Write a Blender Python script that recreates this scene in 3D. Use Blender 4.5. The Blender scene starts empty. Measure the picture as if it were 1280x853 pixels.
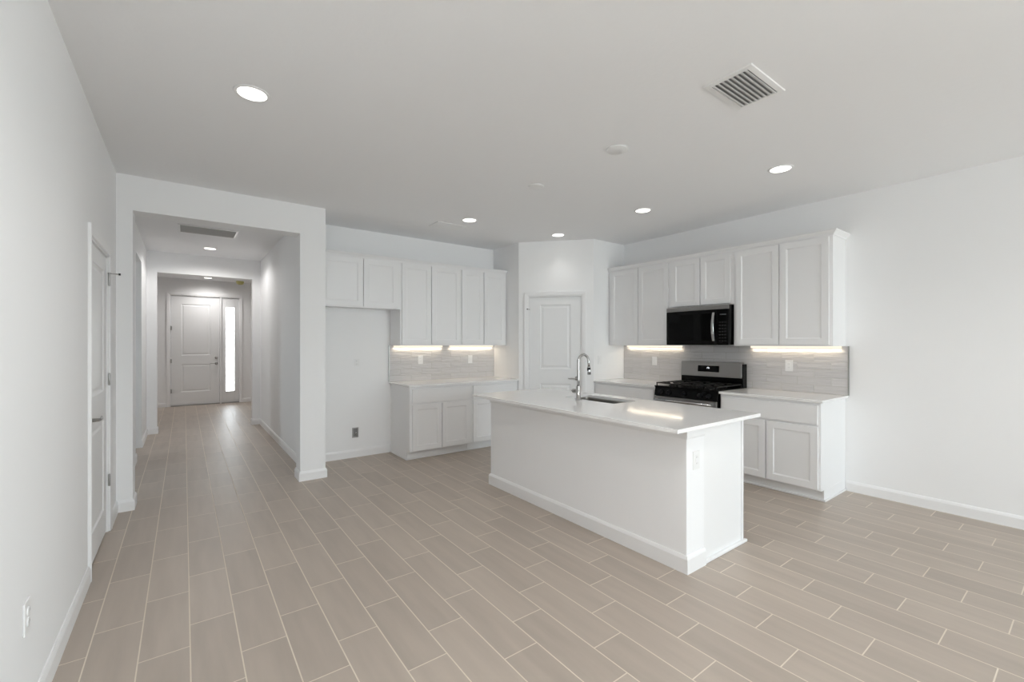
import bpy, bmesh, math, random
from mathutils import Vector, Matrix
PI = math.pi
random.seed(4)
sc = bpy.context.scene
COL = sc.collection

# ------------------------------------------------------------------ camera
cam_d = bpy.data.cameras.new('camera')
cam = bpy.data.objects.new('camera', cam_d)
COL.objects.link(cam)
cam.location = (0, 0, 1.41)
cam.rotation_euler = (PI / 2, 0, -0.6388)
cam_d.sensor_width = 36
cam_d.sensor_fit = 'HORIZONTAL'
cam_d.lens = 551.8 * 36 / 1280
cam_d.shift_y = 3.56 / 1280
cam_d.clip_start = 0.02
sc.camera = cam

# ------------------------------------------------------------------ light and exposure
EXPOSURE = 0.0
SKY = 21.0
DOWNLIGHT_W = 7.0
DOWNLIGHT_DISC = 4.0
LED_STRIP = 1.15
LED_W = 0.75
HALL_W = 44.0
FOYER_W = 68.0
ADDED_LAMP_W = 42.0
sc.view_settings.view_transform = 'Standard'
sc.view_settings.look = 'None'
sc.view_settings.gamma = 1.0
sc.view_settings.use_curve_mapping = False
sc.view_settings.exposure = EXPOSURE
sc.render.engine = 'CYCLES'
sc.cycles.use_denoising = True
sc.cycles.max_bounces = 12
sc.cycles.diffuse_bounces = 8
sc.cycles.glossy_bounces = 4
sc.cycles.sample_clamp_indirect = 6.0
sc.cycles.caustics_reflective = False
sc.cycles.caustics_refractive = False

w = bpy.data.worlds.new('overcast_sky')
sc.world = w
w.use_nodes = True
nt = w.node_tree
nt.nodes.clear()
wo = nt.nodes.new('ShaderNodeOutputWorld')
bg = nt.nodes.new('ShaderNodeBackground')
tc = nt.nodes.new('ShaderNodeTexCoord')
sx = nt.nodes.new('ShaderNodeSeparateXYZ')
mr = nt.nodes.new('ShaderNodeMapRange')
mr.inputs['From Min'].default_value = -0.3
mr.inputs['From Max'].default_value = 0.25
cr = nt.nodes.new('ShaderNodeValToRGB')
cr.color_ramp.elements[0].color = (0.62, 0.62, 0.61, 1)
cr.color_ramp.elements[1].color = (0.80, 0.90, 1.0, 1)
nt.links.new(tc.outputs['Generated'], sx.inputs[0])
nt.links.new(sx.outputs['Z'], mr.inputs['Value'])
nt.links.new(mr.outputs[0], cr.inputs[0])
nt.links.new(cr.outputs[0], bg.inputs['Color'])
bg.inputs['Strength'].default_value = SKY
nt.links.new(bg.outputs[0], wo.inputs[0])

def portal(name, loc, rot, sxx, syy):
    d = bpy.data.lights.new(name, 'AREA')
    d.shape = 'RECTANGLE'; d.size = sxx; d.size_y = syy
    d.cycles.is_portal = True
    o = bpy.data.objects.new(name, d); COL.objects.link(o)
    o.location = loc; o.rotation_euler = rot
# light portals in the sidelight and the added openings (they only steer sampling of the sky)
REAR_Y = -5.6
XR_ = 5.117
portal('added_sliding_door_portal', (3.66, REAR_Y - 0.02, 1.22), (PI / 2, 0, 0), 2.12, 2.42)
portal('added_side_window_portal', (XR_ + 0.14, -2.9, 1.50), (0, PI / 2, 0), 1.5, 3.4)
portal('added_side_room_portal', (-3.03, 5.78, 1.50), (0, -PI / 2, 0), 1.4, 0.36)
portal('sidelight_daylight_portal', (0.882, 12.60, 1.28), (-PI / 2, 0, 0), 0.176, 2.0)

# ------------------------------------------------------------------ materials
def principled(name, col, rough=0.5, metal=0.0, spec=0.5, coat=0.0):
    m = bpy.data.materials.new(name); m.use_nodes = True
    b = m.node_tree.nodes['Principled BSDF']
    b.inputs['Base Color'].default_value = (*col, 1)
    b.inputs['Roughness'].default_value = rough
    b.inputs['Metallic'].default_value = metal
    b.inputs['Specular IOR Level'].default_value = spec
    b.inputs['Coat Weight'].default_value = coat
    b.inputs['Coat Roughness'].default_value = 0.05
    return m
def N(m, t, **kw):
    n = m.node_tree.nodes.new(t)
    for k, v in kw.items(): setattr(n, k, v)
    return n
def noise_bump(m, scale, strength, dist=0.002, detail=3.0):
    b = m.node_tree.nodes['Principled BSDF']
    L = m.node_tree.links
    t = N(m, 'ShaderNodeTexCoord'); n = N(m, 'ShaderNodeTexNoise'); bp = N(m, 'ShaderNodeBump')
    n.inputs['Scale'].default_value = scale; n.inputs['Detail'].default_value = detail
    bp.inputs['Strength'].default_value = strength; bp.inputs['Distance'].default_value = dist
    L.new(t.outputs['Object'], n.inputs['Vector']); L.new(n.outputs['Fac'], bp.inputs['Height'])
    L.new(bp.outputs[0], b.inputs['Normal'])
    return m
def math_node(m, op, a, b=None, c=None):
    n = N(m, 'ShaderNodeMath', operation=op)
    for i, v in enumerate((a, b, c)):
        if v is None: continue
        if isinstance(v, (int, float)): n.inputs[i].default_value = v
        else: m.node_tree.links.new(v, n.inputs[i])
    return n.outputs[0]

M = {}
M['wall'] = noise_bump(principled('wall_paint', (0.878, 0.88, 0.885), 0.65, spec=0.3), 90, 0.15, 0.001)
M['ceiling'] = noise_bump(principled('ceiling_paint', (0.87, 0.873, 0.883), 0.8, spec=0.2), 28, 0.35, 0.003)
M['trim'] = noise_bump(principled('trim_paint', (0.86, 0.86, 0.865), 0.35), 60, 0.03, 0.0005)
M['cabinet'] = noise_bump(principled('cabinet_paint', (0.83, 0.83, 0.835), 0.38), 60, 0.03, 0.0005)
M['door'] = noise_bump(principled('door_paint', (0.83, 0.835, 0.84), 0.4), 60, 0.03, 0.0005)
M['island_wall'] = noise_bump(principled('island_wall_paint', (0.90, 0.90, 0.91), 0.6, spec=0.3), 90, 0.12, 0.001)
M['plastic'] = noise_bump(principled('white_plastic', (0.84, 0.84, 0.84), 0.3), 30, 0.02, 0.0005)
M['slot'] = noise_bump(principled('outlet_slot', (0.30, 0.30, 0.30), 0.5), 30, 0.02, 0.0005)
M['yellow'] = noise_bump(principled('yellow_dust_cover', (0.55, 0.50, 0.20), 0.5), 30, 0.05, 0.001)
M['vent_dark'] = noise_bump(principled('vent_duct', (0.22, 0.22, 0.22), 0.8), 30, 0.05, 0.001)
M['vent_grey'] = noise_bump(principled('return_grille', (0.50, 0.50, 0.49), 0.6), 30, 0.05, 0.001)
M['rubber'] = noise_bump(principled('rubber', (0.03, 0.03, 0.03), 0.7), 30, 0.05, 0.001)

def metal(name, col, rough, stretch=(1, 1, 1), amt=0.12):
    m = principled(name, col, rough, 1.0)
    b = m.node_tree.nodes['Principled BSDF']; L = m.node_tree.links
    t = N(m, 'ShaderNodeTexCoord'); mp = N(m, 'ShaderNodeMapping'); n = N(m, 'ShaderNodeTexNoise')
    mp.inputs['Scale'].default_value = stretch; n.inputs['Scale'].default_value = 20
    L.new(t.outputs['Object'], mp.inputs[0]); L.new(mp.outputs[0], n.inputs['Vector'])
    L.new(math_node(m, 'MULTIPLY_ADD', n.outputs['Fac'], amt, rough - amt / 2), b.inputs['Roughness'])
    return m
M['steel'] = metal('brushed_stainless', (0.34, 0.33, 0.32), 0.30, (1, 20, 40))
M['sink_steel'] = metal('sink_stainless', (0.34, 0.33, 0.31), 0.32, (30, 2, 2))
M['chrome'] = metal('faucet_stainless', (0.50, 0.50, 0.50), 0.16, (2, 2, 30), 0.06)
M['nickel'] = metal('satin_nickel', (0.42, 0.41, 0.40), 0.30, (5, 5, 5))
M['edge_metal'] = metal('tile_edge_metal', (0.45, 0.46, 0.44), 0.35, (5, 5, 20))
M['black_glass'] = noise_bump(principled('black_glass', (0.002, 0.002, 0.002), 0.05, spec=0.12), 3, 0.01, 0.0005)
M['black_enamel'] = noise_bump(principled('black_enamel', (0.003, 0.003, 0.003), 0.18, spec=0.15), 30, 0.03, 0.0005)
M['cast_iron'] = noise_bump(principled('cast_iron', (0.008, 0.008, 0.008), 0.40, spec=0.3), 120, 0.3, 0.0008)
M['black_plastic'] = noise_bump(principled('black_plastic', (0.006, 0.006, 0.007), 0.3, spec=0.25), 30, 0.03, 0.0005)

def emission(name, col, strength):
    m = bpy.data.materials.new(name); m.use_nodes = True
    n = m.node_tree; n.nodes.clear()
    e = n.nodes.new('ShaderNodeEmission'); o = n.nodes.new('ShaderNodeOutputMaterial')
    e.inputs[0].default_value = (*col, 1); e.inputs[1].default_value = strength
    n.links.new(e.outputs[0], o.inputs[0]); return m
M['lamp'] = emission('downlight_diffuser', (1.0, 0.965, 0.90), DOWNLIGHT_DISC)
M['led'] = emission('led_strip_diffuser', (1.0, 0.90, 0.74), LED_STRIP)
M['readout'] = emission('display_readout', (0.9, 0.95, 1.0), 0.8)

# quartz worktop
m = principled('white_quartz', (0.80, 0.79, 0.785), 0.06, spec=0.5)
b = m.node_tree.nodes['Principled BSDF']; L = m.node_tree.links
t = N(m, 'ShaderNodeTexCoord'); n1 = N(m, 'ShaderNodeTexNoise'); n1.inputs['Scale'].default_value = 160
rp = N(m, 'ShaderNodeValToRGB')
rp.color_ramp.elements[0].position = 0.35; rp.color_ramp.elements[0].color = (0.84, 0.835, 0.83, 1)
rp.color_ramp.elements[1].position = 0.6; rp.color_ramp.elements[1].color = (0.89, 0.885, 0.88, 1)
L.new(t.outputs['Object'], n1.inputs['Vector']); L.new(n1.outputs['Fac'], rp.inputs[0]); L.new(rp.outputs[0], b.inputs['Base Color'])
M['quartz'] = m

# floor: plank tiles in a third-offset bond, rows run along Y
m = principled('wood_look_tile', (0.4, 0.35, 0.3), 0.35, spec=0.5)
b = m.node_tree.nodes['Principled BSDF']; L = m.node_tree.links
g = N(m, 'ShaderNodeNewGeometry'); sp = N(m, 'ShaderNodeSeparateXYZ'); L.new(g.outputs['Position'], sp.inputs[0])
GX, GW, GY, GL, GO = -0.3526, 0.1877, 2.9259, 0.5693, 0.19045
u = math_node(m, 'DIVIDE', math_node(m, 'SUBTRACT', sp.outputs['X'], GX), GW)
row = math_node(m, 'FLOOR', u)
fu = math_node(m, 'FRACT', u)
v = math_node(m, 'DIVIDE', math_node(m, 'SUBTRACT', math_node(m, 'SUBTRACT', sp.outputs['Y'], GY), math_node(m, 'MULTIPLY', row, GO)), GL)
tile = math_node(m, 'FLOOR', v)
fv = math_node(m, 'FRACT', v)
du = math_node(m, 'MULTIPLY', math_node(m, 'MINIMUM', fu, math_node(m, 'SUBTRACT', 1.0, fu)), GW)
dv = math_node(m, 'MULTIPLY', math_node(m, 'MINIMUM', fv, math_node(m, 'SUBTRACT', 1.0, fv)), GL)
dd = math_node(m, 'MINIMUM', du, dv)
mrg = N(m, 'ShaderNodeMapRange'); mrg.interpolation_type = 'SMOOTHSTEP'
mrg.inputs['From Min'].default_value = 0.0019; mrg.inputs['From Max'].default_value = 0.0034
L.new(dd, mrg.inputs['Value'])
cx = N(m, 'ShaderNodeCombineXYZ'); L.new(row, cx.inputs[0]); L.new(tile, cx.inputs[1])
wn = N(m, 'ShaderNodeTexWhiteNoise', noise_dimensions='2D'); L.new(cx.outputs[0], wn.inputs['Vector'])
mp = N(m, 'ShaderNodeMapping'); mp.inputs['Scale'].default_value = (14, 1.6, 1)
va = N(m, 'ShaderNodeVectorMath', operation='ADD'); vs = N(m, 'ShaderNodeVectorMath', operation='SCALE'); vs.inputs['Scale'].default_value = 7.0
L.new(wn.outputs['Color'], vs.inputs[0]); L.new(g.outputs['Position'], va.inputs[0]); L.new(vs.outputs[0], va.inputs[1])
L.new(va.outputs[0], mp.inputs[0])
ns = N(m, 'ShaderNodeTexNoise'); ns.inputs['Scale'].default_value = 1.0; ns.inputs['Detail'].default_value = 5; L.new(mp.outputs[0], ns.inputs['Vector'])
val = math_node(m, 'ADD', math_node(m, 'MULTIPLY_ADD', wn.outputs['Value'], 0.10, -0.05), math_node(m, 'MULTIPLY_ADD', ns.outputs['Fac'], 0.34, 0.83))
FLOOR_COL = (0.440, 0.376, 0.320)
GROUT_COL = (0.72, 0.64, 0.54)
tcol = N(m, 'ShaderNodeVectorMath', operation='SCALE'); tcol.inputs[0].default_value = FLOOR_COL; L.new(val, tcol.inputs['Scale'])
mx = N(m, 'ShaderNodeMix', data_type='RGBA'); mx.inputs[6].default_value = (*GROUT_COL, 1)
L.new(mrg.outputs[0], mx.inputs[0]); L.new(tcol.outputs[0], mx.inputs[7]); L.new(mx.outputs[2], b.inputs['Base Color'])
L.new(math_node(m, 'MULTIPLY_ADD', mrg.outputs[0], -0.32, 0.74), b.inputs['Roughness'])
bp = N(m, 'ShaderNodeBump'); bp.inputs['Strength'].default_value = 0.35; bp.inputs['Distance'].default_value = 0.0015
hh = math_node(m, 'ADD', mrg.outputs[0], math_node(m, 'MULTIPLY', ns.outputs['Fac'], 0.12))
L.new(hh, bp.inputs['Height']); L.new(bp.outputs[0], b.inputs['Normal'])
M['floor'] = m

# wavy glazed subway tile (object x along the wall, z up)
m = principled('glazed_wavy_tile', (0.5, 0.49, 0.48), 0.14, spec=0.5)
b = m.node_tree.nodes['Principled BSDF']; L = m.node_tree.links
t = N(m, 'ShaderNodeTexCoord'); sp = N(m, 'ShaderNodeSeparateXYZ'); L.new(t.outputs['Object'], sp.inputs[0])
zr = math_node(m, 'DIVIDE', sp.outputs['Z'], 0.0795)
rw = math_node(m, 'FLOOR', zr); fz = math_node(m, 'FRACT', zr)
xr = math_node(m, 'ADD', math_node(m, 'DIVIDE', sp.outputs['X'], 0.30), math_node(m, 'MULTIPLY', rw, 0.5))
tl = math_node(m, 'FLOOR', xr); fx = math_node(m, 'FRACT', xr)
dz = math_node(m, 'MULTIPLY', math_node(m, 'MINIMUM', fz, math_node(m, 'SUBTRACT', 1.0, fz)), 0.0795)
dx = math_node(m, 'MULTIPLY', math_node(m, 'MINIMUM', fx, math_node(m, 'SUBTRACT', 1.0, fx)), 0.30)
dmin = math_node(m, 'MINIMUM', dz, dx)
ge = N(m, 'ShaderNodeMapRange'); ge.interpolation_type = 'SMOOTHSTEP'; ge.inputs['From Min'].default_value = 0.0010; ge.inputs['From Max'].default_value = 0.0030
L.new(dmin, ge.inputs['Value'])
cx = N(m, 'ShaderNodeCombineXYZ'); L.new(tl, cx.inputs[0]); L.new(rw, cx.inputs[1])
wn = N(m, 'ShaderNodeTexWhiteNoise', noise_dimensions='2D'); L.new(cx.outputs[0], wn.inputs['Vector'])
vs = N(m, 'ShaderNodeVectorMath', operation='SCALE'); vs.inputs['Scale'].default_value = 5.0; L.new(wn.outputs['Color'], vs.inputs[0])
va = N(m, 'ShaderNodeVectorMath', operation='ADD'); L.new(t.outputs['Object'], va.inputs[0]); L.new(vs.outputs[0], va.inputs[1])
mp = N(m, 'ShaderNodeMapping'); mp.inputs['Scale'].default_value = (5.5, 5.5, 34); L.new(va.outputs[0], mp.inputs[0])
ns = N(m, 'ShaderNodeTexNoise'); ns.inputs['Scale'].default_value = 1.0; ns.inputs['Detail'].default_value = 1.5; L.new(mp.outputs[0], ns.inputs['Vector'])
tc2 = N(m, 'ShaderNodeVectorMath', operation='SCALE'); tc2.inputs[0].default_value = (0.60, 0.588, 0.592)
L.new(math_node(m, 'MULTIPLY_ADD', wn.outputs['Value'], 0.08, 0.96), tc2.inputs['Scale'])
mx = N(m, 'ShaderNodeMix', data_type='RGBA'); mx.inputs[6].default_value = (0.50, 0.49, 0.47, 1)
L.new(ge.outputs[0], mx.inputs[0]); L.new(tc2.outputs[0], mx.inputs[7]); L.new(mx.outputs[2], b.inputs['Base Color'])
bp = N(m, 'ShaderNodeBump'); bp.inputs['Strength'].default_value = 0.8; bp.inputs['Distance'].default_value = 0.011
L.new(math_node(m, 'ADD', math_node(m, 'MULTIPLY', ge.outputs[0], 0.20), ns.outputs['Fac']), bp.inputs['Height']); L.new(bp.outputs[0], b.inputs['Normal'])
M['tile'] = m

# glass for the front sidelight and sliding door
def glass_mat(name, rough, tint):
    m = bpy.data.materials.new(name); m.use_nodes = True
    n = m.node_tree; n.nodes.clear()
    o = n.nodes.new('ShaderNodeOutputMaterial'); tr = n.nodes.new('ShaderNodeBsdfTransparent'); gl = n.nodes.new('ShaderNodeBsdfGlossy')
    fr = n.nodes.new('ShaderNodeFresnel'); mix = n.nodes.new('ShaderNodeMixShader')
    tr.inputs[0].default_value = (*tint, 1); gl.inputs['Roughness'].default_value = rough
    fr.inputs[0].default_value = 1.45
    n.links.new(fr.outputs[0], mix.inputs[0]); n.links.new(tr.outputs[0], mix.inputs[1]); n.links.new(gl.outputs[0], mix.inputs[2]); n.links.new(mix.outputs[0], o.inputs[0])
    return m
M['glass'] = glass_mat('window_glass', 0.02, (0.96, 0.98, 0.97))
M['dimmed_glass'] = glass_mat('sidelight_glass', 0.02, (0.74, 0.73, 0.71))  # tint dims the sky through the sidelight, in place of porch shade

# ------------------------------------------------------------------ mesh helpers
def box(bm, x0, x1, y0, y1, z0, z1):
    r = bmesh.ops.create_cube(bm, size=1)
    for vv in r['verts']:
        vv.co = Vector((x0 if vv.co.x < 0 else x1, y0 if vv.co.y < 0 else y1, z0 if vv.co.z < 0 else z1))
    return r['verts']
def BX(*bs):
    bm = bmesh.new()
    for b_ in bs: box(bm, *b_)
    return bm
def lathe(bm, prof, n=32, axis='z', at=(0, 0, 0)):
    rings = []
    for r, h in prof:
        ring = []
        for i in range(n):
            a = 2 * PI * i / n
            p = (r * math.cos(a), r * math.sin(a), h)
            if axis == 'x': p = (p[2], p[0], p[1])
            if axis == 'y': p = (p[1], p[2], p[0])
            ring.append(bm.verts.new(Vector(p) + Vector(at)))
        rings.append(ring)
    for a_, b_ in zip(rings, rings[1:]):
        for i in range(n):
            f = bm.faces.new((a_[i], a_[(i + 1) % n], b_[(i + 1) % n], b_[i])); f.smooth = True
    if prof[0][0] > 1e-4: bm.faces.new(rings[0][::-1])
    if prof[-1][0] > 1e-4: bm.faces.new(rings[-1])
    return bm
def tube(bm, pts, rad, n=12):
    pts = [Vector(p) for p in pts]
    rads = rad if isinstance(rad, (list, tuple)) else [rad] * len(pts)
    rings = []; prev = None
    for i, p in enumerate(pts):
        d = (pts[min(i + 1, len(pts) - 1)] - pts[max(i - 1, 0)]).normalized()
        if prev is None:
            s = d.orthogonal().normalized()
        else:
            s = (prev - d * prev.dot(d)).normalized()
        prev = s
        t_ = d.cross(s)
        rings.append([bm.verts.new(p + (s * math.cos(2 * PI * k / n) + t_ * math.sin(2 * PI * k / n)) * rads[i]) for k in range(n)])
    for a_, b_ in zip(rings, rings[1:]):
        for k in range(n):
            f = bm.faces.new((a_[k], a_[(k + 1) % n], b_[(k + 1) % n], b_[k])); f.smooth = True
    bm.faces.new(rings[0][::-1]); bm.faces.new(rings[-1])
    return bm
def prism(bm, poly, x0, x1):
    """profile poly in (y, z) swept along x"""
    a_ = [bm.verts.new((x0, p[0], p[1])) for p in poly]; b_ = [bm.verts.new((x1, p[0], p[1])) for p in poly]
    k = len(poly)
    for i in range(k): bm.faces.new((a_[i], a_[(i + 1) % k], b_[(i + 1) % k], b_[i]))
    bm.faces.new(a_[::-1]); bm.faces.new(b_)
    return bm
def panel_slab(bm, x0, x1, z0, z1, y, th, cells, prof):
    """door leaf: front face at y looking to -y, with moulded panels; cells = list of (x0,x1,z0,z1)"""
    xs = sorted({x0, x1} | {c[0] for c in cells} | {c[1] for c in cells})
    zs = sorted({z0, z1} | {c[2] for c in cells} | {c[3] for c in cells})
    V = {}
    def vt(x, z, yy=0.0):
        k = (round(x, 5), round(z, 5), round(yy, 5))
        if k not in V: V[k] = bm.verts.new((x, y + yy, z))
        return V[k]
    cellset = {(round(c[0], 5), round(c[2], 5)): c for c in cells}
    for i in range(len(xs) - 1):
        for j in range(len(zs) - 1):
            hit = None
            for c in cells:
                if xs[i] >= c[0] - 1e-6 and xs[i + 1] <= c[1] + 1e-6 and zs[j] >= c[2] - 1e-6 and zs[j + 1] <= c[3] + 1e-6: hit = c
            if hit is None:
                bm.faces.new((vt(xs[i], zs[j]), vt(xs[i + 1], zs[j]), vt(xs[i + 1], zs[j + 1]), vt(xs[i], zs[j + 1])))
    for c in cells:
        last = [vt(c[0], c[2]), vt(c[1], c[2]), vt(c[1], c[3]), vt(c[0], c[3])]
        for ins, dep in prof:
            cur = [vt(c[0] + ins, c[2] + ins, dep), vt(c[1] - ins, c[2] + ins, dep), vt(c[1] - ins, c[3] - ins, dep), vt(c[0] + ins, c[3] - ins, dep)]
            for k in range(4): bm.faces.new((last[k], last[(k + 1) % 4], cur[(k + 1) % 4], cur[k]))
            last = cur
        bm.faces.new(last)
    # sides and back
    bk = [bm.verts.new((x, y + th, z)) for x, z in ((x0, z0), (x1, z0), (x1, z1), (x0, z1))]
    bm.faces.new(bk[::-1])
    def side(front, b0, b1):
        bm.faces.new([b0, b1] + front)
    lo = [vt(x, z0) for x in xs]; hi = [vt(x, z1) for x in xs]; le = [vt(x0, z) for z in zs]; ri = [vt(x1, z) for z in zs]
    side(lo[::-1], bk[0], bk[1]); side(ri[::-1], bk[1], bk[2]); side(hi, bk[2], bk[3]); side(le, bk[3], bk[0])
    bmesh.ops.recalc_face_normals(bm, faces=bm.faces)
    return bm
SHAKER = [(0.004, 0.004), (0.008, 0.005), (0.011, 0.007)]
RAISED = [(0.006, 0.007), (0.012, 0.009), (0.028, 0.009), (0.046, 0.003)]

def obj(name, bm, mat, parent=None, bevel=0.0, loc=None, rotz=0.0, seg=2):
    me = bpy.data.meshes.new(name)
    bmesh.ops.recalc_face_normals(bm, faces=bm.faces)
    bm.to_mesh(me); bm.free()
    me.materials.append(M[mat] if isinstance(mat, str) else mat)
    o = bpy.data.objects.new(name, me); COL.objects.link(o)
    if parent: o.parent = parent
    if loc: o.location = loc
    if rotz: o.rotation_euler = (0, 0, rotz)
    if bevel:
        md = o.modifiers.new('bevel', 'BEVEL'); md.width = bevel; md.segments = seg; md.limit_method = 'ANGLE'; md.angle_limit = math.radians(50)
    return o
def struct(name, bm, mat, parent=None, bevel=0.0, loc=None, rotz=0.0):
    o = obj(name, bm, mat, parent, bevel, loc, rotz)
    if not parent: o['kind'] = 'structure'
    return o
def tag(o, label, cat, group=None, kind=None):
    o['label'] = label; o['category'] = cat
    if group: o['group'] = group
    if kind: o['kind'] = kind
    return o
def thing(name, label, cat, loc, rotz=0.0, group=None, rot=None):
    o = bpy.data.objects.new(name, None); COL.objects.link(o)
    o.empty_display_size = 0.1
    o.location = loc; o.rotation_euler = rot if rot else (0, 0, rotz)
    return tag(o, label, cat, group)
def dup(root, loc, label, rotz=None, group=None):
    r = root.copy(); COL.objects.link(r); r.location = loc
    if rotz is not None: r.rotation_euler = (0, 0, rotz)
    r['label'] = label
    if group: r['group'] = group
    for ch in list(root.children):
        c = ch.copy(); COL.objects.link(c); c.parent = r
        for gch in list(ch.children):
            d = gch.copy(); COL.objects.link(d); d.parent = c
    return r
def struct_empty(name, loc, rotz=0.0):
    o = bpy.data.objects.new(name, None); COL.objects.link(o); o.empty_display_size = 0.1
    o.location = loc; o.rotation_euler = (0, 0, rotz); o['kind'] = 'structure'
    return o

# ------------------------------------------------------------------ key dimensions
XL, XR = -0.456, 5.117
YH, YH2 = 4.925, 5.13          # cased wall between great room and hall
YF = 5.573                     # kitchen back wall
H, HH, HF = 2.84, 2.86, 2.885  # ceilings: main, hall, foyer
OXL, OXR, OZ = -0.350, 0.955, 2.543
PX = 1.20                      # right face of the pier
HXL, HXR = -0.466, 1.075       # hall side walls
HY2, HY3 = 8.87, 9.00          # second opening
FY = 12.46                     # front wall
A = Vector((3.79, 4.942)); Bp = Vector((4.48, 4.165))
T = 0.12

# ------------------------------------------------------------------ structure
struct('floor', BX((-3.0, XR + T, REAR_Y - 0.3, FY + 0.4, -0.12, 0.0)), 'floor')
struct('ceiling', BX((XL - T, XR + T, REAR_Y - T, YH + 0.1, H, H + 0.12), (PX - 0.06, XR + T, YH + 0.1, YF + T, H, H + 0.12)), 'ceiling')
struct('ceiling_hall', BX((-3.0, HXR + 0.06, YH2 - 0.03, HY3 - 0.06, HH, HH + 0.12)), 'ceiling')
struct('ceiling_foyer', BX((-1.3, 2.1, HY3 - 0.06, FY + T, HF, HF + 0.12)), 'ceiling')
# left wall with the closet door opening
DY0, DY1, DZ = 3.640, 4.470, 2.065
struct('wall_left', BX((XL - T, XL, REAR_Y - T, DY0, 0, H), (XL - T, XL, DY1, YH, 0, H), (XL - T, XL, DY0, DY1, DZ, H)), 'wall', bevel=0)
# pier, jamb and header round the hall opening
struct('wall_hall_opening', BX((XL - T, OXL, YH, YH2, 0, 2.96), (OXR, PX, YH, YH2, 0, 2.96), (OXL, OXR, YH, YH2, OZ, 2.96)), 'wall', bevel=0)
struct('wall_hall_left', BX((HXL - T, HXL, 6.46, 6.93, 0, HH), (HXL - T, HXL, 7.82, HY2, 0, HH), (HXL - T, HXL, YH2, 6.46, 2.52, HH), (HXL - T, HXL, 6.93, 7.82, 2.52, HH)), 'wall')
struct('wall_hall_right', BX((HXR, PX, YH2, HY2, 0, HH)), 'wall')
struct('wall_foyer_opening', BX((-1.3, OXL + 0.008, HY2, HY3, 0, HF), (OXR, 2.1, HY2, HY3, 0, HF), (OXL + 0.008, OXR, HY2, HY3, 2.535, HF)), 'wall')
struct('wall_foyer_left', BX((-1.3, -1.18, HY3, FY, 0, HF)), 'wall')
struct('wall_foyer_right', BX((1.98, 2.1, HY3, FY, 0, HF)), 'wall')
FX0, FX1, FZ = -0.265, 1.080, 2.515   # front door rough opening
struct('wall_front', BX((-1.3, FX0, FY, FY + T, 0, HF), (FX1, 2.1, FY, FY + T, 0, HF), (FX0, FX1, FY, FY + T, FZ, HF)), 'wall')
# rooms behind the left wall (closet and side rooms)
struct('wall_side_room', BX((-3.0, -2.88, 3.2, 5.6, 0, HH), (-3.0, -2.88, 5.96, HY2, 0, HH), (-3.0, -2.88, 5.6, 5.96, 0, 0.8), (-3.0, -2.88, 5.6, 5.96, 2.2, HH), (-3.0, XL - T, 3.08, 3.2, 0, HH), (-3.0, HXL - T, HY2, HY2 + T, 0, HH), (-3.0, XL - T, 5.0, 5.12, 0, HH), (-3.0, HXL - T, 7.82, 7.94, 0, HH)), 'wall')
struct('ceiling_closet', BX((-3.0, XL - T, 3.08, YH2, HH, HH + 0.12)), 'ceiling')
# kitchen walls
struct('wall_back', BX((PX - 0.125, XR + T, YF, YF + T, 0, H)), 'wall')
struct('wall_right', BX((XR, XR + T, -1.2, YF + T, 0, H), (XR, XR + T, REAR_Y - T, -4.6, 0, H), (XR, XR + T, -4.6, -1.2, 0, 0.75), (XR, XR + T, -4.6, -1.2, 2.25, H)), 'wall')
struct('wall_pantry_left', BX((A.x, A.x + 0.1, A.y + 0.0005, YF, 0, H)), 'wall')
struct('wall_pantry_right', BX((Bp.x + 0.0005, XR, Bp.y, Bp.y + 0.1, 0, H)), 'wall')
PL = (Bp - A).length; PANG = math.atan2(Bp.y - A.y, Bp.x - A.x)
PS0, PS1, PZ = 0.140, 0.878, 2.075
bm = bmesh.new()
def wedge(bm, x0, x1, z0, z1, m0=0.0, m1=0.0, th=0.11):
    vs_ = [bm.verts.new(p) for p in ((x0, 0, z0), (x1, 0, z0), (x1 - m1, th, z0), (x0 + m0, th, z0), (x0, 0, z1), (x1, 0, z1), (x1 - m1, th, z1), (x0 + m0, th, z1))]
    for q in ((0, 1, 2, 3), (4, 5, 6, 7), (0, 1, 5, 4), (1, 2, 6, 5), (2, 3, 7, 6), (3, 0, 4, 7)): bm.faces.new([vs_[i] for i in q])
wedge(bm, 0, PS0, 0, H, m0=-0.075); wedge(bm, PS1, PL, 0, H, m1=-0.085); wedge(bm, PS0, PS1, PZ, H)
struct('wall_pantry_diagonal', bm, 'wall', loc=(A.x, A.y, 0), rotz=PANG)
# rear wall of the great room; its unseen sliding door is added for light
struct('wall_rear', BX((XL - T, 2.60, REAR_Y - T, REAR_Y, 0, H), (4.72, XR + T, REAR_Y - T, REAR_Y, 0, H), (2.60, 4.72, REAR_Y - T, REAR_Y, 2.43, H)), 'wall')
wf = struct_empty('added_window_1', (2.60, REAR_Y, 0))
obj('added_window_frame', BX((0, 0.06, -0.09, -0.02, 0, 2.43), (2.06, 2.12, -0.09, -0.02, 0, 2.43), (0.06, 2.06, -0.09, -0.02, 2.37, 2.43), (0.06, 2.06, -0.09, -0.02, 0, 0.05), (1.02, 1.10, -0.09, -0.02, 0.05, 2.37)), 'trim', wf, 0.003)
w2 = struct_empty('added_window_2', (XR, -4.6, 0.75))  # unseen side window, added to light the left wall
obj('added_window_frame', BX((0.04, 0.10, 0, 0.05, 0, 1.5), (0.04, 0.10, 3.35, 3.4, 0, 1.5), (0.04, 0.10, 0.05, 3.35, 0, 0.05), (0.04, 0.10, 0.05, 3.35, 1.45, 1.5), (0.04, 0.10, 1.68, 1.72, 0.05, 1.45)), 'trim', w2, 0.003)
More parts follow.
